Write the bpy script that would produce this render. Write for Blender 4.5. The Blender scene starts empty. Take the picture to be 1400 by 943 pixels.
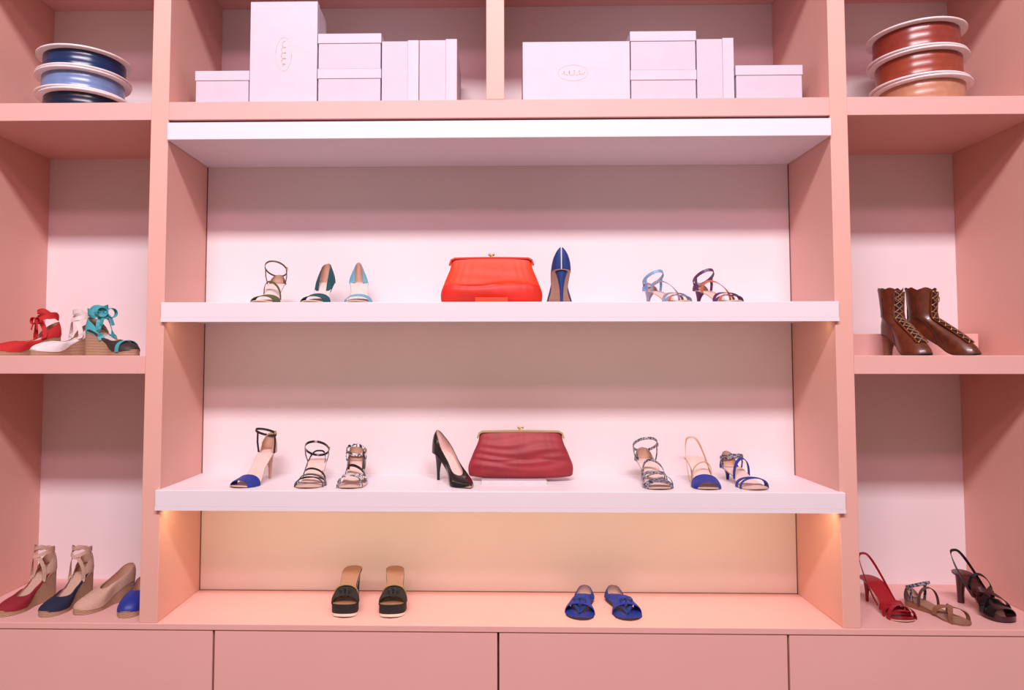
import bpy, math, random
from mathutils import Vector, Matrix
random.seed(4)
scene=bpy.context.scene
scene.view_settings.view_transform='Standard'
scene.view_settings.look='None'

# ------------------------------------------------------------------ materials
def lin(c):
    return tuple(((x/255)/12.92 if x/255<=.04045 else (((x/255)+.055)/1.055)**2.4) for x in c)
MATS={}
def mat(name,rgb,rough=.5,metal=0,var=.06,scale=60,bump=0,spec=.5,emit=0,wave=None,coat=0):
    if name in MATS: return MATS[name]
    m=bpy.data.materials.new(name);m.use_nodes=True;nt=m.node_tree;N=nt.nodes;Lk=nt.links
    b=N['Principled BSDF'];c=lin(rgb)
    tc=N.new('ShaderNodeTexCoord');no=N.new('ShaderNodeTexNoise');no.inputs['Scale'].default_value=scale
    no.inputs['Detail'].default_value=3
    Lk.new(tc.outputs['Object'],no.inputs['Vector'])
    fac=no.outputs['Fac']
    if wave:
        wv=N.new('ShaderNodeTexWave');wv.wave_type='BANDS';wv.bands_direction=wave[0];wv.inputs['Scale'].default_value=wave[1]
        wv.inputs['Distortion'].default_value=1.5;wv.inputs['Detail Scale'].default_value=6
        Lk.new(tc.outputs['Object'],wv.inputs['Vector']);fac=wv.outputs['Fac']
    r=N.new('ShaderNodeValToRGB')
    r.color_ramp.elements[0].color=tuple(x*(1-var) for x in c)+(1,)
    r.color_ramp.elements[1].color=tuple(min(1,x*(1+var)) for x in c)+(1,)
    r.color_ramp.elements[0].position=.3;r.color_ramp.elements[1].position=.7
    Lk.new(fac,r.inputs['Fac']);Lk.new(r.outputs['Color'],b.inputs['Base Color'])
    b.inputs['Roughness'].default_value=rough;b.inputs['Metallic'].default_value=metal
    b.inputs['Specular IOR Level'].default_value=spec
    if coat: b.inputs['Coat Weight'].default_value=coat
    if emit:
        b.inputs['Emission Color'].default_value=c+(1,);b.inputs['Emission Strength'].default_value=emit
    if bump:
        bp=N.new('ShaderNodeBump');bp.inputs['Strength'].default_value=bump;bp.inputs['Distance'].default_value=.002
        Lk.new(fac,bp.inputs['Height']);Lk.new(bp.outputs['Normal'],b.inputs['Normal'])
    MATS[name]=m;return m
def snake(name,a,bc,scale=160):
    if name in MATS: return MATS[name]
    m=bpy.data.materials.new(name);m.use_nodes=True;nt=m.node_tree;N=nt.nodes;Lk=nt.links
    b=N['Principled BSDF'];tc=N.new('ShaderNodeTexCoord');v=N.new('ShaderNodeTexNoise');v.inputs['Scale'].default_value=scale
    v.inputs['Detail'].default_value=4
    r=N.new('ShaderNodeValToRGB');r.color_ramp.elements[0].position=.46;r.color_ramp.elements[1].position=.54
    r.color_ramp.elements[0].color=lin(a)+(1,);r.color_ramp.elements[1].color=lin(bc)+(1,)
    Lk.new(tc.outputs['Object'],v.inputs['Vector']);Lk.new(v.outputs['Fac'],r.inputs['Fac']);Lk.new(r.outputs['Color'],b.inputs['Base Color'])
    b.inputs['Roughness'].default_value=.35
    MATS[name]=m;return m

PINK=mat('pink_lacquer',(221,168,161),.45,var=.015,scale=4,spec=.3)
PINKS=mat('pink_lacquer_sides_shade',(222,168,155),.5,var=.02,scale=4,spec=.3)  # same pink, with the orange tone of the shaded bays put into the colour
WHITE=mat('white_lacquer',(226,214,220),.45,var=.012,scale=3,spec=.3)
WALL=mat('white_back_panel',(228,211,212),.6,var=.02,scale=3,spec=.25)
LEDM=mat('led_diffuser',(255,220,160),.5,emit=1.0,var=0)
GAP=mat('shadow_gap',(110,70,68),.8)
FLOOR=mat('floor_wood',(150,120,105),.5,var=.12,scale=8)
PLAST=mat('room_plaster',(222,184,176),.7,var=.02,scale=6)
BOX=mat('shoe_box_card_dimmed',(196,182,194),.6,var=.02,scale=20)  # white card darkened; the dim light of the top bay is in the colour
BOXL=mat('box_lid_card_dimmed',(202,188,199),.6,var=.02,scale=20)  # lid card, darkened for the dim top bay as well
GOLD=mat('gold_foil',(214,190,140),.35,.6)
FB=mat('footbed_blush',(222,188,180),.5);FBT=mat('footbed_tan',(150,108,86),.5);FBW=mat('footbed_cream',(216,196,190),.5)
JUTE=mat('jute_rope',(176,138,110),.85,var=.3,wave=('Z',90),bump=.6)
NUDE=mat('nude_leather',(200,156,134),.45)
TAN=mat('tan_leather',(136,90,64),.45);SOLE=mat('sole_beige',(204,166,144),.6);SOLED=mat('sole_dark',(52,36,34),.6)
CREAM=mat('cream_welt',(226,210,190),.6)
OLIVE=mat('olive_suede',(84,82,48),.8);BROWNS=mat('brown_strap',(84,58,52),.6)
TEAL=mat('teal_suede',(12,70,78),.75)
LBLUE=mat('light_blue_suede',(104,160,178),.75)
LEAF=mat('turquoise_ribbon',(66,160,170),.55)
BLUE=mat('blue_suede',(14,50,116),.6);COB=mat('cobalt_leather',(26,46,134),.5);NAVY=mat('navy_canvas',(22,26,52),.85,scale=300)
RED=mat('red_leather',(148,22,32),.4);REDC=mat('scarlet_canvas',(184,28,30),.8,scale=300);DRED=mat('burgundy_red_canvas',(132,18,32),.8,scale=300)
BLACK=mat('black_patent',(16,14,18),.22,coat=.4);BLKM=mat('black_suede',(24,22,24),.7)
SILV=mat('silver_leather',(168,166,182),.3,.5);ORG=mat('orange_leather',(184,104,74),.45);PURP=mat('purple_leather',(86,40,90),.45)
SKYL=mat('sky_leather',(114,150,186),.45)
SNK=snake('snakeskin_grey',(40,38,48),(150,144,154));SNW=snake('snakeskin_white',(20,20,28),(220,214,218),110)
WINE=mat('wine_patent',(62,20,26),.25,coat=.4)
BOOT=mat('cognac_leather',(96,44,24),.33,var=.28,scale=40,bump=.15,coat=.2);BOOTD=mat('dark_brown_lace',(40,20,16),.6)
BEIGEC=mat('beige_canvas',(190,152,134),.85,var=.14,scale=300);WHT=mat('white_canvas',(216,204,204),.8)
GOLDL=mat('gold_leather',(160,130,90),.4,.3)
METAL=mat('brass',(200,168,110),.3,.9)
SATR=mat('red_satin',(204,34,14),.55,var=.12,scale=14);SATD=mat('crimson_moire',(150,40,50),.6,var=.16,scale=14)
SATR2=mat('orange_red_satin',(224,60,20),.6,var=.08,scale=14)
ACR=mat('acrylic_stand',(214,200,206),.15,spec=.6)

# ------------------------------------------------------------------ mesh builder
class MB:
    def __init__(s): s.v=[];s.f=[];s.m=[];s.sm=[];s.mats=[]
    def mi(s,m):
        if m not in s.mats: s.mats.append(m)
        return s.mats.index(m)
    def add(s,vs,fs,m,smooth=True):
        o=len(s.v);s.v+= [tuple(x) for x in vs];k=s.mi(m)
        for f in fs: s.f.append([i+o for i in f]);s.m.append(k);s.sm.append(smooth)
    def grid(s,rows,m,cu=False,cv=False,smooth=True,capv=False):
        R=len(rows);C=len(rows[0]);fs=[]
        for i in range(R if cv else R-1):
            for j in range(C if cu else C-1):
                a=i*C+j;b=i*C+(j+1)%C;c=((i+1)%R)*C+(j+1)%C;d=((i+1)%R)*C+j
                fs.append([a,b,c,d])
        s.add([p for r in rows for p in r],fs,m,smooth)
        if capv:
            s.add(rows[0],[list(range(C))],m,False);s.add(rows[-1],[list(range(C))[::-1]],m,False)
    def shell(s,rows,m,mi=None,th=.0018,cu=False):
        R=len(rows);C=len(rows[0]);P=[[Vector(p) for p in r] for r in rows]
        cen=sum((p for r in P for p in r),Vector())/(R*C);nn=[];acc=0
        for i in range(R):
            q=[]
            for j in range(C):
                i0,i1=max(i-1,0),min(i+1,R-1)
                j0,j1=((j-1)%C,(j+1)%C) if cu else (max(j-1,0),min(j+1,C-1))
                n=(P[i1][j]-P[i0][j]).cross(P[i][j1]-P[i][j0])
                n=n.normalized() if n.length>1e-12 else Vector()
                acc+=n.dot(P[i][j]-cen);q.append(n)
            nn.append(q)
        sg=-1 if acc>0 else 1
        In=[[P[i][j]+nn[i][j]*th*sg for j in range(C)] for i in range(R)]
        s.grid(P,m,cu=cu);s.grid(In,mi or m,cu=cu)
        for k in (0,R-1): s.grid([P[k],In[k]],m,cu=cu)
        if not cu:
            for k in (0,C-1): s.grid([[P[i][k] for i in range(R)],[In[i][k] for i in range(R)]],m)
    def ribbon(s,pts,wd,width,th,m,closed=False):
        P=[Vector(p) for p in pts];n=len(P);rows=[]
        for i in range(n):
            a=P[(i-1)%n] if closed else P[max(i-1,0)];b=P[(i+1)%n] if closed else P[min(i+1,n-1)]
            T=(b-a).normalized();w=Vector(wd[i] if isinstance(wd,list) else wd);w=(w-T*w.dot(T))
            w=w.normalized() if w.length>1e-9 else Vector((0,0,1));N=T.cross(w)
            ww=width[i] if isinstance(width,list) else width
            rows.append([P[i]+w*ww/2+N*th/2,P[i]-w*ww/2+N*th/2,P[i]-w*ww/2-N*th/2,P[i]+w*ww/2-N*th/2])
        s.grid(rows,m,cu=True,cv=closed,smooth=False,capv=not closed)
    def tube(s,pts,r,m,closed=False,k=8):
        P=[Vector(p) for p in pts];n=len(P);rows=[]
        for i in range(n):
            a=P[(i-1)%n] if closed else P[max(i-1,0)];b=P[(i+1)%n] if closed else P[min(i+1,n-1)]
            T=(b-a).normalized();u=T.cross(Vector((0,0,1)))
            if u.length<.05: u=T.cross(Vector((1,0,0)))
            u.normalize();w=T.cross(u);rr=r[i] if isinstance(r,list) else r
            rows.append([P[i]+u*rr*math.cos(2*math.pi*j/k)+w*rr*math.sin(2*math.pi*j/k) for j in range(k)])
        s.grid(rows,m,cu=True,cv=closed,capv=not closed)
    def box(s,x0,x1,y0,y1,z0,z1,m):
        vs=[(x,y,z) for x in (x0,x1) for y in (y0,y1) for z in (z0,z1)]
        s.add(vs,[[0,1,3,2],[4,6,7,5],[0,4,5,1],[2,3,7,6],[0,2,6,4],[1,5,7,3]],m,False)
    def ball(s,c,r,m,k=10):
        c=Vector(c);r=(r,r,r) if not hasattr(r,'__len__') else r;rows=[]
        for i in range(k+1):
            t=math.pi*(i/k)
            rows.append([c+Vector((r[0]*math.sin(t)*math.cos(2*math.pi*j/12),r[1]*math.sin(t)*math.sin(2*math.pi*j/12),r[2]*math.cos(t))) for j in range(12)])
        s.grid(rows,m,cu=True)
    def obj(s,name,loc=(0,0,0),rot=0,parent=None,bevel=0,scale=1):
        me=bpy.data.meshes.new(name);me.from_pydata(s.v,[],s.f);me.update()
        for m in s.mats: me.materials.append(m)
        for i,p in enumerate(me.polygons): p.material_index=s.m[i];p.use_smooth=s.sm[i]
        o=bpy.data.objects.new(name,me);bpy.context.collection.objects.link(o)
        o.location=loc;o.rotation_euler=(0,0,rot);o.scale=(scale,)*3
        if parent: o.parent=parent
        if bevel:
            b=o.modifiers.new('bevel','BEVEL');b.width=bevel;b.segments=2;b.limit_method='ANGLE'
        return o
def boxobj(name,x0,x1,y0,y1,z0,z1,m,parent=None,bevel=.002):
    b=MB();b.box(x0,x1,y0,y1,z0,z1,m);return b.obj(name,parent=parent,bevel=bevel)
def interp(keys,t):
    n=len(keys)
    if t<=keys[0][0]: return keys[0][1]
    if t>=keys[-1][0]: return keys[-1][1]
    for i in range(n-1):
        if keys[i][0]<=t<=keys[i+1][0]:
            x0,y0=keys[i];x1,y1=keys[i+1]
            def sl(j):
                if j<=0: return (keys[1][1]-keys[0][1])/(keys[1][0]-keys[0][0])
                if j>=n-1: return (keys[-1][1]-keys[-2][1])/(keys[-1][0]-keys[-2][0])
                a=(keys[j][1]-keys[j-1][1])/(keys[j][0]-keys[j-1][0]);b=(keys[j+1][1]-keys[j][1])/(keys[j+1][0]-keys[j][0])
                return 0 if a*b<=0 else 2*a*b/(a+b)
            h=x1-x0;u=(t-x0)/h
            return y0*(2*u**3-3*u*u+1)+sl(i)*h*(u**3-2*u*u+u)+y1*(-2*u**3+3*u*u)+sl(i+1)*h*(u**3-u*u)

# ------------------------------------------------------------------ shelving unit
unit=bpy.data.objects.new('shelving_unit',None);bpy.context.collection.objects.link(unit)
TOP=2.93;YB=.45;YC=.33;CT=.641
XL0,XL1,XR0,XR1=-1.156,-1.096,1.128,1.186
XLE,XRE=-1.79,1.823
boxobj('upright_1',XL0,XL1,0,YB,CT,TOP,PINKS,unit);boxobj('upright_2',XR0,XR1,0,YB,CT,TOP,PINKS,unit)
boxobj('upright_3',XLE-.06,XLE,0,YB,CT,TOP,PINKS,unit);boxobj('upright_4',XRE,XRE+.06,0,YB,CT,TOP,PINKS,unit)
boxobj('upright_5',-.017,.044,0,YB,2.377,TOP,PINKS,unit)
boxobj('top_shade_board',XLE-.06,XRE+.06,-.10,YB,TOP,TOP+.06,PINK,unit)  # out of view; front overhang added to shade the top bay
boxobj('beam',XL1,XR0,0,YB,2.315,2.377,PINK,unit)
boxobj('beam_side_1',XLE,XL0,0,YB,2.315,2.377,PINK,unit);boxobj('beam_side_2',XR1,XRE,0,YB,2.315,2.377,PINK,unit)
boxobj('side_shelf_1',XLE,XL0,0,YB,1.455,1.516,PINK,unit);boxobj('side_shelf_2',XR1,XRE,0,YB,1.455,1.516,PINK,unit)
boxobj('light_pelmet',XL1+.002,XR0-.002,-.012,YC,2.243,2.302,WHITE,unit)
boxobj('pelmet_gap',XL1,XR0,.01,YC,2.302,2.315,GAP,unit,0)
boxobj('display_shelf_1',XL1-.006,XR0+.008,-.012,YC,1.640,1.693,WHITE,unit)
boxobj('display_shelf_lip_1',XL1-.006,XR0+.008,-.012,.01,1.628,1.641,WHITE,unit,0)
boxobj('display_shelf_2',XL1-.010,XR0+.012,-.014,YC,1.020,1.074,WHITE,unit)
boxobj('display_shelf_lip_2',XL1-.010,XR0+.012,-.014,.01,1.008,1.021,WHITE,unit,0)
boxobj('counter_slab',XLE-.06,XRE+.06,-.004,YB,CT-.02,CT,PINK,unit)
boxobj('back_panel_centre',XL1,XR0,YC,YB-.005,CT,2.315,WALL,unit,0)
boxobj('back_panel_full',XLE-.06,XRE+.06,YB,YB+.02,0,TOP+.06,WALL,unit,0)
b=MB()
for x in (XL1+.0015,XR0-.0015): b.box(x-.0015,x+.0015,YC-.002,YC,CT,2.243,GAP)
b.box(XL1,XR0,YC-.002,YC,CT,CT+.002,GAP);b.obj('panel_reveals',parent=unit)
xs=[XLE-.06,-.909,.021,.953,XRE+.06]
boxobj('carcass',XLE-.06,XRE+.06,.03,YB,.08,CT-.02,GAP,unit,0)
for i in range(4): boxobj('drawer_front_%d'%(i+1),xs[i]+.003,xs[i+1]-.003,0,.022,.10,CT-.022,PINK,unit,.003)
boxobj('plinth',XLE-.06,XRE+.06,.05,YB,0,.08,PINKS,unit,0)
def led(name,z,y,x0,x1,power,tilt,col=(1,.80,.46)):
    b=MB();b.box(x0,x1,y-.006,y+.006,z-.003,z,LEDM);b.obj(name,parent=unit)
    l=bpy.data.lights.new(name+'_lamp','AREA');l.shape='RECTANGLE';l.size=x1-x0;l.size_y=.01;l.energy=power;l.color=col
    o=bpy.data.objects.new(name+'_lamp',l);bpy.context.collection.objects.link(o);o.parent=unit
    o.location=((x0+x1)/2,y,z-.005);o.rotation_euler=(tilt,0,0)
led('led_strip_1',1.640,.03,XL1+.02,XR0-.02,1.0,.5,(1,.76,.46))
led('led_strip_2',1.020,.03,XL1+.02,XR0-.02,3.4,.5)
boxobj('floor',-4.5,4.5,-5,.6,-.05,0,FLOOR,None,0)
boxobj('wall_back',-4.5,4.5,.48,.6,0,5,PLAST,None,0)

# ------------------------------------------------------------------ boxes
def shoebox(x0,x1,y0,y1,z0,z1,lid,logo=None,name='shoe_box'):
    b=MB();e=.0025
    if lid=='top':
        h=min(.035,(z1-z0)*.3)
        b.box(x0+e,x1-e,y0+e,y1-e,z0,z1-h,BOX);b.box(x0,x1,y0,y1,z1-h,z1,BOXL)
    elif lid=='side':
        w=(x1-x0)*.3
        b.box(x0,x1-w,y0+e,y1-e,z0,z1-e,BOX);b.box(x1-w,x1,y0,y1,z0,z1,BOXL)
    else:
        b.box(x0,x1,y0,y0+.03,z0,z1,BOXL);b.box(x0+e,x1-e,y0+.03,y1,z0,z1-e,BOX)
    if logo:
        cx,cz,rx,rz=logo
        b.tube([(cx+rx*math.cos(a*math.pi/16),y0-.0003,cz+rz*math.sin(a*math.pi/16)) for a in range(32)],.0006,GOLD,True,4)
        vert=rz>rx;n=40;pts=[]
        for i in range(n):
            u=-1+2*i/(n-1);w=math.sin(u*14)*.32*(1-u*u*.6)
            pts.append((cx+(w*rx if vert else u*.75*rx+.1*rx*math.cos(u*14)),y0-.0003,cz+(u*.75*rz+.1*rz*math.cos(u*14) if vert else w*rz)))
        b.tube(pts,.0009,GOLD,False,4)
    return b.obj(name,bevel=.0015)
Z0=2.3775;Y0=.08
shoebox(-1.043,-.851,Y0,.38,Z0,2.518,'top')
shoebox(-.849,-.612,Y0,.22,Z0,2.765,'front',(-.73,2.575,.028,.06))
shoebox(-.610,-.386,Y0,.40,Z0,2.522,'top');shoebox(-.610,-.386,Y0,.40,2.5225,2.648,'top')
shoebox(-.384,-.254,Y0,.40,Z0,2.622,'side');shoebox(-.252,-.12,Y0,.40,Z0,2.625,'side')
shoebox(.110,.482,Y0,.22,Z0,2.611,'front',(.285,2.5,.052,.028))
shoebox(.484,.713,Y0,.40,Z0,2.508,'top');shoebox(.484,.713,Y0,.40,2.5085,2.646,'top')
shoebox(.715,.842,Y0,.40,Z0,2.62,'side');shoebox(.847,1.078,Y0,.38,Z0,2.522,'top')

# ------------------------------------------------------------------ ribbon spools
SPW=mat('spool_white',(232,216,216),.35)
def spool(x,y,z,h,R,m,name='ribbon_spool'):
    b=MB();n=48;t=.008
    def ring(r,zz): return [(r*math.cos(2*math.pi*i/n),r*math.sin(2*math.pi*i/n),zz) for i in range(n)]
    for a,c in ((0,t),(h-t,h)):
        b.grid([ring(.03,a),ring(R-.003,a),ring(R,a+.002),ring(R,c-.002),ring(R-.003,c),ring(.03,c),ring(.03,a)],SPW,cu=True)
    k=R*.86
    rows=[ring(k+.0006*math.sin(j*math.pi/2),t+(h-2*t)*j/12) for j in range(13)]
    b.grid(rows,m,cu=True)
    return b.obj(name,(x,y,z),random.random())
S=lambda n,c:mat(n,c,.25,var=.1,scale=30)
for i,(m) in enumerate([S('navy_ribbon',(20,26,50)),S('cornflower_ribbon',(110,130,172)),S('blue_ribbon',(24,44,84))]):
    spool(-1.505+(.004,-.005,-.002)[i],.2,2.3775+i*.0765,.076,.158,m)
for i,(m) in enumerate([S('tan_ribbon',(180,124,98)),S('rust_ribbon',(144,62,44)),S('brick_ribbon',(134,54,44))]):
    spool(1.545+(.008,0,-.006)[i],.2,2.3775+i*.0985,.098,.158,m)

# ------------------------------------------------------------------ shoes
WR=[(0,0),(.012,.012),(.05,.022),(.13,.028),(.25,.028),(.45,.025),(.6,.033),(.72,.040),(.84,.038),(.93,.029),(.98,.016),(1,0)]
WP=[(0,0),(.012,.012),(.05,.022),(.13,.027),(.25,.027),(.45,.024),(.6,.033),(.70,.038),(.8,.032),(.9,.018),(.97,.007),(1,0)]
TS=[0,.004,.012,.03,.05,.08,.12,.17,.22,.27,.33,.39,.45,.5,.55,.6,.65,.7,.75,.8,.85,.89,.93,.96,.98,.993,1]
class Foot:
    def __init__(s,h,L=.24,pf=0,toe='round',side=1,ws=1):
        s.h=h;s.pf=pf;s.side=side;s.ws=ws;s.W=WR if toe=='round' else WP
        s.L=math.sqrt(max(L*L-(.95*h)**2,.01))
    def w(s,t): return interp(s.W,t)*s.ws
    def z(s,t): return s.pf+s.h*interp([(0,1),(.2,.92),(.45,.47),(.62,.1),(.74,0),(.88,.0),(1,.0)],t)+.005*max(0,(t-.8)/.2)**2+.004
    def c(s,t): return s.side*.007*math.sin(math.pi*min(1,max(0,(t-.1)/.9)))
    def P(s,t,x,dz=0): return Vector((s.c(t)+x*s.w(t),-t*s.L,s.z(t)+dz))
    def tan(s,t): return (s.P(min(1,t+.02),0)-s.P(max(0,t-.02),0)).normalized()
def make_shoe(name,loc,rot,h=.09,L=.24,pf=0,toe='round',side=1,heel='stiletto',fb=FB,sole=SOLE,hm=BLACK,parts=(),scale=1,ws=1):
    F=Foot(h,L,pf,toe,side,ws);b=MB()
    th=.004
    b.grid([[F.P(t,x*.98,0) for x in (-1,-.5,0,.5,1)] for t in TS],fb)
    loop=[(t,-1) for t in TS]+[(t,1) for t in TS[::-1][1:-1]]
    top=[F.P(t,x) for t,x in loop]
    if heel=='wedge':
        bot=[Vector((p.x*.97,p.y,0)) for p in top]
        mid=[(a*.5+c*.5) for a,c in zip(top,bot)]
        b.grid([top,[p-Vector((0,0,.002)) for p in top],mid,bot],sole,cu=True)
        b.grid([[Vector((F.P(t,x).x*.97,F.P(t,x).y,0)) for x in (-1,0,1)] for t in TS],SOLED)
    else:
        PFZ=lambda t:pf*interp([(0,.0),(.35,.25),(.6,1),(1,1)],t)
        low=[F.P(t,x,-th-PFZ(t)) for t,x in loop]
        if pf>.02:
            l2=[F.P(t,x,-th-PFZ(t)+.009*interp([(0,0),(.35,.5),(.6,1),(1,1)],t)) for t,x in loop]
            b.grid([top,l2],hm,cu=True);b.grid([l2,low],CREAM,cu=True)
        else: b.grid([top,low],sole if pf<.01 else hm,cu=True)
        b.grid([[F.P(t,x,-th-PFZ(t)) for x in (-1,0,1)] for t in TS],sole)
    zt=F.z(.08)-th+.001
    if heel=='stiletto' or heel=='cone':
        rb=.0052 if heel=='stiletto' else .011
        rows=[]
        for i in range(13):
            u=i/12;k=(1-u)**2.6
            rx=rb+(.022-rb)*k;ry=rb+(.026-rb)*k;cy=-.006-ry-.004*(u)
            zc=zt*(1-u)
            rr=[]
            for j in range(16):
                a=2*math.pi*j/16;yy=cy+ry*math.sin(a)
                zz=zc if i else F.z(min(.4,max(0,-yy/F.L)))-th+.001
                rr.append((rx*math.cos(a),yy,zz))
            rows.append(rr)
        b.grid(rows,hm,cu=True,capv=True)
    elif heel=='block':
        rows=[]
        for i in range(9):
            u=i/8;rx=.027-.007*math.sin(u*math.pi/2);ry=.028-.006*math.sin(u*math.pi/2);cy=-.004-ry-.002*u
            rr=[]
            for j in range(20):
                a=2*math.pi*j/20;ca,sa=math.cos(a),math.sin(a)
                q=lambda v:math.copysign(abs(v)**.65,v)
                yy=cy+ry*q(sa);zz=zt*(1-u) if i else F.z(min(.4,max(0,-yy/F.L)))-th+.001
                rr.append((rx*q(ca),yy,zz))
            rows.append(rr)
        b.grid(rows,hm,cu=True,capv=True)
    elif heel=='flat':
        b.grid([[F.P(t,x*.96,-th) for t,x in loop],[Vector((F.P(t,x*.96).x,F.P(t,x).y,0)) for t,x in loop]],sole,cu=True)
    NA=16
    for p in parts:
        k=p[0]
        if k=='vamp':
            _,t0,t1,H0,H1,m=p[:6];rows=[];n=8
            for i in range(n+1):
                t=t0+(t1-t0)*i/n;H=H0+(H1-H0)*i/n
                rows.append([Vector((F.c(t)+F.w(t)*1.05*math.cos(a*math.pi/NA),-t*F.L+ (0.004*math.sin(a*math.pi/NA)),F.z(t)-.004+(H+.004)*math.sin(a*math.pi/NA)**.75)) for a in range(NA+1)])
            b.shell(rows,m)
        elif k=='strap':
            _,tl,tr,H,wd,m=p[:6];pts=[];ws_=[]
            for a in range(NA+1):
                th_=a*math.pi/NA;u=a/NA;t=tl+(tr-tl)*(.5-.5*math.cos(th_));x=-math.cos(th_)
                q=F.P(t,0);pts.append(Vector((F.c(t)+F.w(t)*1.06*x,q.y,q.z-.004+(H+.004)*math.sin(th_)**.7)));ws_.append(F.tan(t))
            b.ribbon(pts,ws_,wd,.0022,m)
        elif k=='ankle':
            _,zo,rx,ry,tilt,wd,m=p[:7];cy=-.045;pts=[]
            for a in range(28):
                A=2*math.pi*a/28;y=ry*math.sin(A);pts.append(Vector((rx*math.cos(A),cy+y,F.h+F.pf+zo-tilt*y)))
            b.ribbon(pts,Vector((0,tilt*.6,1)),wd,.002,m,True)
            b.box(rx-.001,rx+.004,cy-.006,cy+.006,F.h+F.pf+zo-.006,F.h+F.pf+zo+.006,METAL)
            for sx in (-1,1):
                t=.2;q=F.P(t,sx*1.02);e=Vector((sx*rx,cy,F.h+F.pf+zo))
                b.ribbon([q,q.lerp(e,.5)+Vector((sx*.003,0,0)),e],Vector((0,1,0)),wd*1.1,.002,m)
        elif k=='sling':
            _,t,zo,wd,m=p[:5];pts=[]
            for a in range(25):
                u=a/24;A=math.pi*u;q0=F.P(t,0)
                y=q0.y*(1-math.sin(A)**.8)+.004*math.sin(A)
                x=-math.copysign(abs(math.cos(A))**.6,math.cos(A))*(F.w(t)*1.03*(1-math.sin(A))+.033*math.sin(A))
                z=F.z(t)+ (F.h+F.pf+zo-F.z(t))*math.sin(A)**.9
                pts.append(Vector((x,y,z)))
            b.ribbon(pts,Vector((0,.3,1)),wd,.002,m)
        elif k=='counter':
            _,tc,H,m=p[:4];n=11;ts=[tc*(1-i/n) for i in range(n+1)];nar=p[4] if len(p)>4 else .28
            lp=[(t,-1) for t in ts]+[(t,1) for t in ts[::-1][1:]]
            rows=[]
            for j in range(6):
                u=j/5
                rows.append([Vector((F.c(t)+x*F.w(t)*(1.05-nar*u*u)*(1),F.P(t,0).y+.003*math.sin(u*2.5)-.006*u*u,F.z(t)-.004+(.006+H*(1-t/tc)**.7)*u)) for t,x in lp])
            b.shell(rows,m,NUDE)
        elif k=='pump':
            _,thr,Hh,Hs,Ht,m=p[:6];lining=p[6] if len(p)>6 else NUDE
            O=[];T=[];C=[]
            pointy=toe=='point'
            for t,x in loop:
                o=F.P(t,x*1.04,-.003);O.append(o)
                tt=thr*min(1,t/.86)
                wf=(max(0,1-(tt/thr)**5))**.5
                if pointy: wf*=interp([(0,.4),(.12,.55),(.3,.92),(1,1)],tt)
                Hq=interp([(0,Hh),(.05,Hh*.93),(thr*.45,Hs),(thr,Ht)],tt)
                T.append(Vector((F.c(tt)+x*F.w(tt)*.9*wf,-tt*F.L-.004*(1-tt/thr),F.z(tt)+Hq)))
                fr=max(0,(t-.45)/.55)
                cz=F.z(t)+Hq*.75+.004*fr if t<.6 else F.z(t)+Ht*(.95-.35*max(0,(t-.6)/.4))
                C.append(Vector((o.x*(1.02),o.y+ (.006 if t<.05 else 0) ,cz)))
            rows=[]
            for i in range(9):
                u=i/8
                rows.append([O[j]*(1-u)**2+C[j]*2*u*(1-u)+T[j]*u*u for j in range(len(O))])
            b.shell(rows,m,lining,cu=True,th=.0016)
            if len(p)>7:
                cc=[rows[i][0]+Vector((0,.0012,0)) for i in range(9)]
                b.ribbon(cc,Vector((1,0,0)),.0035,.0012,p[7])
        elif k=='bow':
            _,t,H,sz,m=p[:5];c=Vector((F.c(t),-t*F.L-.006,F.z(t)+H))
            for sx in (-1,1):
                pts=[c+Vector((sx*sz*(.5-.5*math.cos(a*2*math.pi/14))*1.0,-.003,sz*.42*math.sin(a*2*math.pi/14))) for a in range(15)]
                b.ribbon(pts,Vector((0,1,0)),sz*.4,.0015,m)
                b.ribbon([c,c+Vector((sx*sz*.4,-.008,-sz*.5)),c+Vector((sx*sz*.6,-.01,-sz*1.1))],Vector((1,0,.3)),sz*.3,.0015,m)
            b.ball(c,sz*.2,m)
        elif k=='thong':
            _,t,m=p[:3];q=F.P(t,0)
            for sx in (-1,1):
                e=F.P(.45,sx*1.05)
                pts=[q+Vector((0,0,.002)),q.lerp(e,.25)+Vector((sx*.004,0,.018)),q.lerp(e,.6)+Vector((sx*.008,0,.024)),e]
                b.ribbon(pts,Vector((0,1,.2)),[.008,.018,.02,.014],.003,m)
        elif k=='wrap':
            _,t,zo,wd,m=p[:5]
            for sx in (-1,1):
                pts=[]
                for a in range(21):
                    u=a/20;q=F.P(t,sx);A=u*math.pi*1.15
                    e=Vector((sx*math.cos(A)*.03,-.045-.042*math.sin(A)*.9,F.h+F.pf+zo*(.55+.45*u)))
                    k2=min(1,u*3.2);pts.append(q.lerp(e,k2))
                b.ribbon(pts,Vector((0,.4,1)),wd,.0015,m)
            pts=[Vector((.028*math.cos(a*math.pi/12),-.045+.036*math.sin(a*math.pi/12),F.h+F.pf+zo+.004*math.sin(a)-.3*.036*math.sin(a*math.pi/12))) for a in range(24)]
            b.ribbon(pts,Vector((0,0,1)),wd,.0015,m,True)
    return b.obj(name,loc,rot,scale=scale)
def put(name,cx,cy,z,rotdeg,**k):
    """centre of the shoe footprint stands at cx,cy on surface z"""
    h=k.get('h',.09);L=k.get('L',.24);Lh=math.sqrt(max(L*L-(.95*h)**2,.01));s=k.get('scale',1)
    r=math.radians(rotdeg);d=Lh/2*s
    return make_shoe(name,(cx-math.sin(r)*d,cy+math.cos(r)*d,z+.0005),r,**k)
Z1=1.693;Z2=1.074;ZC=CT;ZS=1.516
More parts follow.
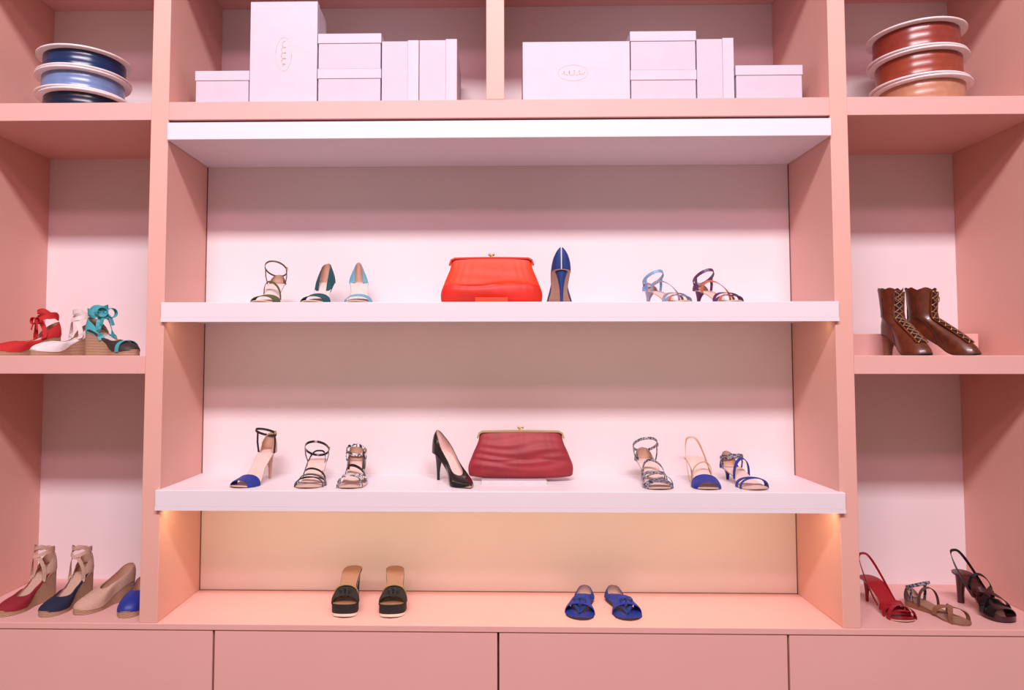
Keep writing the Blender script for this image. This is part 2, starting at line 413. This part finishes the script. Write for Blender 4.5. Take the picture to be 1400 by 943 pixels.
# upper display shelf
put('high_heel_sandal',-.780,.12,Z1,0,ws=1.12,h=.085,hm=OLIVE,fb=FBW,parts=[('vamp',.68,.9,.028,.020,OLIVE),('strap',.46,.56,.05,.008,OLIVE),('counter',.14,.03,BROWNS),('ankle',.052,.038,.044,.5,.006,BROWNS)])
put('high_heel_sandal',-.605,.12,Z1,-3,ws=1.15,h=.09,hm=TEAL,fb=FBW,parts=[('vamp',.66,.9,.030,.020,TEAL),('counter',.42,.066,TEAL,.55)])
put('high_heel_sandal',-.470,.12,Z1,9,ws=1.15,h=.09,hm=LBLUE,fb=FBW,parts=[('vamp',.66,.9,.028,.020,LBLUE),('counter',.24,.070,LBLUE,.6)])
put('high_heel_pump',.243,.12,Z1,175,ws=1.15,h=.11,toe='point',hm=BLUE,sole=SOLE,parts=[('pump',.66,.072,.03,.024,BLUE,NUDE,WHT)])
put('high_heel_sandal',.605,.12,Z1,26,ws=1.12,scale=.92,h=.06,hm=SILV,fb=FB,parts=[('strap',.8,.66,.03,.014,ORG),('strap',.62,.8,.036,.014,SILV),('strap',.7,.88,.026,.012,SKYL),('strap',.3,.6,.055,.011,SILV),('counter',.16,.03,SKYL),('ankle',.046,.036,.042,.6,.012,SKYL)])
put('high_heel_sandal',.780,.12,Z1,22,ws=1.12,scale=.92,h=.06,hm=PURP,fb=FB,parts=[('strap',.8,.66,.03,.014,ORG),('strap',.62,.8,.036,.014,PURP),('strap',.7,.88,.026,.013,PURP),('strap',.3,.6,.055,.011,ORG),('counter',.16,.03,PURP),('ankle',.050,.036,.042,.6,.012,PURP)])
# lower display shelf
put('high_heel_sandal',-.826,.13,Z2,-14,ws=1.1,h=.10,L=.245,hm=NUDE,fb=FB,parts=[('vamp',.7,.93,.030,.018,COB),('counter',.2,.06,NUDE),('ankle',.068,.034,.040,.4,.008,BLKM)])
put('high_heel_sandal',-.623,.13,Z2,3,ws=1.18,h=.066,hm=BLACK,parts=[('strap',.72,.84,.028,.010,BLACK),('strap',.84,.7,.026,.010,BLACK),('strap',.66,.74,.032,.009,BLACK),('strap',.55,.62,.038,.008,BLACK),('sling',.5,.03,.006,BLACK),('ankle',.044,.042,.046,.65,.008,BLACK)])
put('high_heel_sandal',-.482,.13,Z2,3,ws=1.15,h=.062,hm=BLACK,parts=[('strap',.66,.9,.034,.022,SNW),('strap',.9,.66,.034,.022,SNW),('strap',.5,.62,.045,.011,BLACK),('counter',.38,.055,BLACK),('ankle',.042,.034,.038,.6,.010,SNW)])
put('high_heel_pump',-.134,.12,Z2,34,ws=1.1,h=.10,L=.25,toe='point',hm=BLACK,sole=SOLE,parts=[('pump',.66,.072,.03,.024,BLACK,FB)])
put('high_heel_sandal',.549,.13,Z2,3,ws=1.2,h=.072,hm=SNK,parts=[('vamp',.8,.92,.026,.018,SNK),('strap',.58,.8,.04,.014,SNK),('strap',.78,.6,.04,.014,SNK),('strap',.45,.55,.052,.009,SNK),('counter',.18,.035,SNK),('ankle',.055,.042,.046,.6,.009,SNK)])
put('high_heel_sandal',.717,.13,Z2,-2,ws=1.16,h=.078,hm=NUDE,parts=[('vamp',.68,.93,.034,.018,COB),('sling',.6,.070,.007,NUDE),('strap',.55,.5,.05,.004,NUDE)])
put('low_heel_sandal',.860,.13,Z2,8,ws=1.2,h=.045,hm=COB,parts=[('strap',.7,.8,.03,.014,COB),('strap',.82,.72,.028,.012,COB),('strap',.48,.4,.06,.012,COB),('counter',.14,.05,COB),('ankle',.040,.038,.038,.3,.008,SNK)])
# counter
for x,r,s in ((-.4965,2,-1),(-.345,3,1)):
    put('platform_mule',x,.16,ZC,r,h=.072,pf=.036,L=.225,ws=1.14,side=s,heel='block',hm=BLKM,sole=SOLED,fb=FBT,parts=[('vamp',.60,.88,.034,.024,BLKM),('strap',.62,.62,.038,.007,GOLDL),('bow',.72,.036,.020,BLKM)])
for x,r,s in ((.315,-12,-1),(.447,6,1)):
    put('thong_sandal',x,.16,ZC,r,h=.012,L=.225,side=s,heel='flat',ws=1.22,fb=COB,sole=SOLED,parts=[('thong',.78,BLUE),('vamp',.54,.74,.042,.03,COB),('bow',.62,.038,.022,BLUE),('counter',.2,.03,BLUE)])
# right lower bay
put('slingback_sandal',1.352,.16,ZC,6,ws=1.16,h=.085,hm=RED,fb=RED,parts=[('strap',.82,.86,.024,.014,RED),('strap',.6,.84,.034,.015,RED),('strap',.84,.6,.034,.015,RED),('vamp',.64,.74,.036,.032,RED),('sling',.55,.078,.008,RED)])
put('flat_sandal',1.506,.13,ZC,20,h=.022,L=.225,heel='flat',fb=FBT,sole=TAN,parts=[('strap',.55,.85,.035,.015,TAN),('strap',.85,.55,.035,.015,TAN),('strap',.3,.42,.06,.009,BROWNS),('counter',.14,.035,BROWNS),('ankle',.056,.032,.038,.5,.009,SNK)])
put('slingback_sandal',1.680,.16,ZC,8,ws=1.18,h=.095,pf=.012,hm=WINE,fb=WINE,heel='cone',sole=SOLED,parts=[('vamp',.66,.9,.034,.022,BLACK),('strap',.5,.72,.045,.018,WINE),('strap',.7,.5,.045,.018,BLACK),('strap',.4,.5,.06,.009,BLACK),('sling',.5,.070,.009,BLACK)])
# left lower bay
put('wedge_espadrille',-1.63,.15,ZC,-12,h=.085,pf=.012,heel='wedge',sole=JUTE,fb=BEIGEC,parts=[('pump',.72,.02,.004,.032,DRED),('counter',.3,.06,BEIGEC),('wrap',.35,.085,.012,BEIGEC)])
put('wedge_espadrille',-1.488,.15,ZC,-8,h=.085,pf=.012,heel='wedge',sole=JUTE,fb=BEIGEC,parts=[('pump',.72,.02,.004,.032,NAVY),('counter',.3,.06,BEIGEC),('wrap',.35,.085,.012,BEIGEC)])
put('flat_espadrille',-1.364,.17,ZC,-22,h=.045,pf=.012,L=.235,heel='wedge',sole=JUTE,fb=BEIGEC,parts=[('pump',.6,.055,.034,.04,BEIGEC)])
put('flat_espadrille',-1.240,.14,ZC,9,h=.012,pf=.014,L=.21,heel='wedge',sole=JUTE,fb=FBW,parts=[('pump',.6,.05,.034,.045,COB)])
# left upper bay
put('wedge_espadrille',-1.665,.16,ZS,-26,h=.06,pf=.012,heel='wedge',sole=JUTE,fb=FBW,parts=[('pump',.7,.02,.004,.036,REDC),('counter',.3,.05,REDC),('wrap',.35,.08,.016,REDC),('bow',.35,.07,.03,REDC)])
put('wedge_espadrille',-1.545,.18,ZS,-24,h=.06,pf=.012,heel='wedge',sole=JUTE,fb=FBW,parts=[('pump',.7,.02,.004,.036,WHT),('counter',.3,.05,WHT),('wrap',.35,.08,.016,FBW)])
put('wedge_espadrille',-1.320,.09,ZS,66,h=.07,pf=.012,L=.25,heel='wedge',sole=JUTE,fb=FBW,parts=[('pump',.7,.02,.004,.036,SOLED),('counter',.3,.05,LEAF),('wrap',.4,.075,.020,LEAF),('bow',.3,.08,.04,LEAF),('strap',.8,.8,.036,.018,LEAF)])

# ------------------------------------------------------------------ boots
def boot(x,y,z,rotdeg,side):
    h=.075;F=Foot(h,.24,0,'round',side,.92);b=MB();loop=[(t,-1) for t in TS]+[(t,1) for t in TS[::-1][1:-1]]
    top=[F.P(t,x_*1.06,0) for t,x_ in loop];low=[F.P(t,x_*1.06,-.004) for t,x_ in loop]
    b.grid([top,low],SOLED,cu=True);b.grid([[F.P(t,x_,-.004) for x_ in (-1,0,1)] for t in TS],SOLED)
    rows=[]
    for i in range(9):
        u=i/8;rx=.026-.012*math.sin(u*math.pi/2);ry=.028-.015*math.sin(u*math.pi/2);cy=-.002-ry
        rr=[]
        for j in range(18):
            a=2*math.pi*j/18;yy=cy+ry*math.sin(a);rr.append((rx*math.cos(a),yy,(F.z(.08))*(1-u) if i else F.z(min(.4,max(0,-yy/F.L)))-.003))
        rows.append(rr)
    b.grid(rows,TAN,cu=True,capv=True)
    O=[];T=[];C=[];thr=.5
    for t,x_ in loop:
        o=F.P(t,x_*1.05,-.002);O.append(o);tt=thr*min(1,t/.9);A=math.pi*min(1,t/.9)
        T.append(Vector((x_*.030*math.sin(A)+F.c(tt)*.3,-.038+.038*math.cos(A)-.010*(1-math.cos(A))/2,h+.062+.004*math.cos(A))))
        cz=F.z(t)+(.05 if t<.5 else .05-.024*(t-.5)/.5)
        C.append(Vector((o.x*1.02,o.y+(.006 if t<.05 else 0),cz)))
    rows=[[O[j]*(1-u)**2+C[j]*2*u*(1-u)+T[j]*u*u for j in range(len(O))] for u in [i/10 for i in range(11)]]
    cy0=-.042
    for k,(dz,s,dy) in enumerate([(.02,1.0,0),(.045,1.05,.001),(.07,1.11,.001),(.09,1.16,.002),(.100,1.2,.002)]):
        rows.append([Vector((q.x*s,cy0+(q.y-cy0)*s+dy,q.z+dz+(.005*math.cos(5*math.atan2(q.x,q.y-cy0)) if k==4 else 0))) for q in T])
    b.shell(rows,BOOT,BOOTD,cu=True,th=.002)
    for j0 in (12,len(loop)-12):
        b.tube([rows[i][j0]*1.002 for i in range(0,14)],.0012,BOOTD,False,5)
    col=[rows[i][26] for i in range(4,len(rows))]
    acc=[0]
    for i in range(1,len(col)): acc.append(acc[-1]+(col[i]-col[i-1]).length)
    def at(s_):
        d=s_*acc[-1]
        for i in range(1,len(col)):
            if acc[i]>=d-1e-9:
                u=(d-acc[i-1])/max(1e-9,acc[i]-acc[i-1]);return col[i-1].lerp(col[i],u),(col[i]-col[i-1]).normalized()
    n=11;st=[];cl=[]
    for i in range(n):
        p,tg=at(.02+.96*i/(n-1));nrm=Vector((0,-tg.z,tg.y))
        if nrm.y>0: nrm=-nrm
        if nrm.z<0 and abs(nrm.z)>abs(nrm.y): nrm=-nrm
        st.append((p,nrm));cl.append(p+nrm*.0015)
    b.ribbon(cl,Vector((1,0,0)),.022,.003,BOOTD)
    for i,(p,nr) in enumerate(st):
        w=.013
        for sx in (-1,1): b.ball(p+Vector((sx*w,0,0))+nr*.0005,.0030,METAL,6)
        if i<n-1:
            p2,n2=st[i+1]
            for sx in (-1,1): b.tube([p+Vector((sx*w,0,0))+nr*.002,(p+p2)/2+nr*.006,p2+Vector((-sx*w,0,0))+n2*.002],.0022,TAN,False,6)
    for sx in (-1,1):
        b.ribbon([p+Vector((sx*.017,0,0))-nr*.001 for p,nr in st],Vector((1,0,0)),.008,.003,BOOT)
    b.ribbon([(0,.003,h+.01),(0,.005,h+.05),(0,.004,h+.1),(0,.008,h+.155)],Vector((1,0,0)),.01,.002,BOOTD)
    c=st[-2][0]+st[-2][1]*.006
    for sx in (-1,1):
        b.tube([c+Vector((sx*.016*math.sin(a*math.pi/8),0,-.010*math.sin(a*math.pi/4)-.004*a/8)) for a in range(9)],.0015,TAN,False,5)
    r=math.radians(rotdeg);d=F.L/2
    return b.obj('lace_up_ankle_boot',(x-math.sin(r)*d,y+math.cos(r)*d,z+.0005),r)
boot(1.430,.13,ZS,3,-1);boot(1.56,.13,ZS,28,1)
boxobj('display_plinth_box',1.20,1.79,.29,.44,ZS,ZS+.082,PINK,None)

# ------------------------------------------------------------------ clutches
def clutch(x,y,z,W,Hh,m,m2,fm,rot=0,frame_h=.006,topw=.78,pleat=.0012,hp=.0):
    b=MB();nu,nv=48,36
    def pt(u,v,s):
        hw=W/2*interp([(0,.93),(.06,.985),(.2,1.0),(.5,.92),(.85,topw+.02),(1,topw)],v)
        e=max(0,1-abs(u)**3.2)**.5
        tk=.042*e*interp([(0,.55),(.08,.85),(.3,1),(.6,.8),(.9,.35),(1,.2)],v)
        wr=pleat*math.sin(u*30+2*math.sin(u*9))*math.sin(math.pi*v)**.5*(.3+v)*e
        wr-=.004*math.exp(-((v-.40-.03*math.sin(u*4))/.035)**2)*e
        wr+=.002*math.sin(v*11+u*1.5)*e*math.sin(math.pi*v)
        wr+=hp*math.sin(v*34+2.2*math.sin(u*3+v*4))*math.sin(math.pi*v)*e
        cr=(1-abs(u)**6*.06*(1 if v<.2 else .3))
        return Vector((hw*u,s*(tk+wr),Hh*v*cr+ (0.004*abs(u)**4 if v<.02 else 0)))
    for s in (-1,1):
        rows=[[pt(-1+2*i/nu,j/nv,s) for i in range(nu+1)] for j in range(nv+1)]
        k=int(nv*.42)
        b.grid(rows[:k+1],m);b.grid(rows[k:],m2)
    bt=[pt(-1+2*i/nu,0,-1) for i in range(nu+1)];bb=[pt(-1+2*i/nu,0,1) for i in range(nu+1)];b.grid([bt,bb],m2)
    hw=W/2*topw
    pts=[(-hw-.008,0,Hh*.86),(-hw-.002,0,Hh*.97),(-hw+.01,0,Hh+.001)]+[(-hw+.01+(2*hw-.02)*i/10,0,Hh+.001+.002*math.sin(math.pi*i/10)) for i in range(1,11)]+[(hw+.002,0,Hh*.97),(hw+.008,0,Hh*.86)]
    b.ribbon(pts,Vector((0,1,0)),.02,frame_h,fm)
    for sx in (-1,1):
        b.tube([(sx*.004,-.002*sx,Hh+.003),(sx*.004,0,Hh+.010),(-sx*.005,0,Hh+.014)],.0025,METAL)
        b.ball((-sx*.007,0,Hh+.015),.0045,METAL,8)
    return b.obj('clutch_bag',(x,y,z),rot)
clutch(.0,.10,Z1+.0005,.352,.158,SATR,SATR2,SATR)
clutch(.103,.19,Z2+.0125,.372,.160,SATD,SATD,GOLD,.02,.006,.78,.0008,.0022)
b=MB();b.box(-.035,.19,.12,.25,Z2,Z2+.012,ACR);b.obj('acrylic_riser',bevel=.001)
b=MB();b.box(-.055,.055,.022,.04,Z1,Z1+.018,SATR2);b.obj('price_card_holder',bevel=.001)

# ------------------------------------------------------------------ lights
def area(name,loc,rot,sx,sy,e,col):
    l=bpy.data.lights.new(name,'AREA');l.shape='RECTANGLE';l.size=sx;l.size_y=sy;l.energy=e;l.color=col
    o=bpy.data.objects.new(name,l);bpy.context.collection.objects.link(o);o.location=loc;o.rotation_euler=rot
area('ceiling_track_light',(0,-3.4,4.9),(math.radians(46),0,0),3.6,.4,290,(.97,.94,1))
area('pink_fringe_light',(0,-3.6,4.1),(math.radians(55),0,0),3.6,.3,50,(1,.46,.62))  # added pink lamp, no known fixture; tints the shadow edges on the back panels
w=bpy.data.worlds.new('World');scene.world=w;w.use_nodes=True
w.node_tree.nodes['Background'].inputs['Color'].default_value=(1,.78,.70,1);w.node_tree.nodes['Background'].inputs['Strength'].default_value=.33

# ------------------------------------------------------------------ camera
cd=bpy.data.cameras.new('camera');cam=bpy.data.objects.new('camera',cd);bpy.context.collection.objects.link(cam)
cd.sensor_width=36;cd.lens=950/1400*36;cd.shift_x=47/1400;cd.shift_y=-26.5/1400
cam.location=(0,-2.3,1.5);cam.rotation_euler=(math.pi/2+math.atan(.05),0,math.atan(.02))
scene.camera=cam
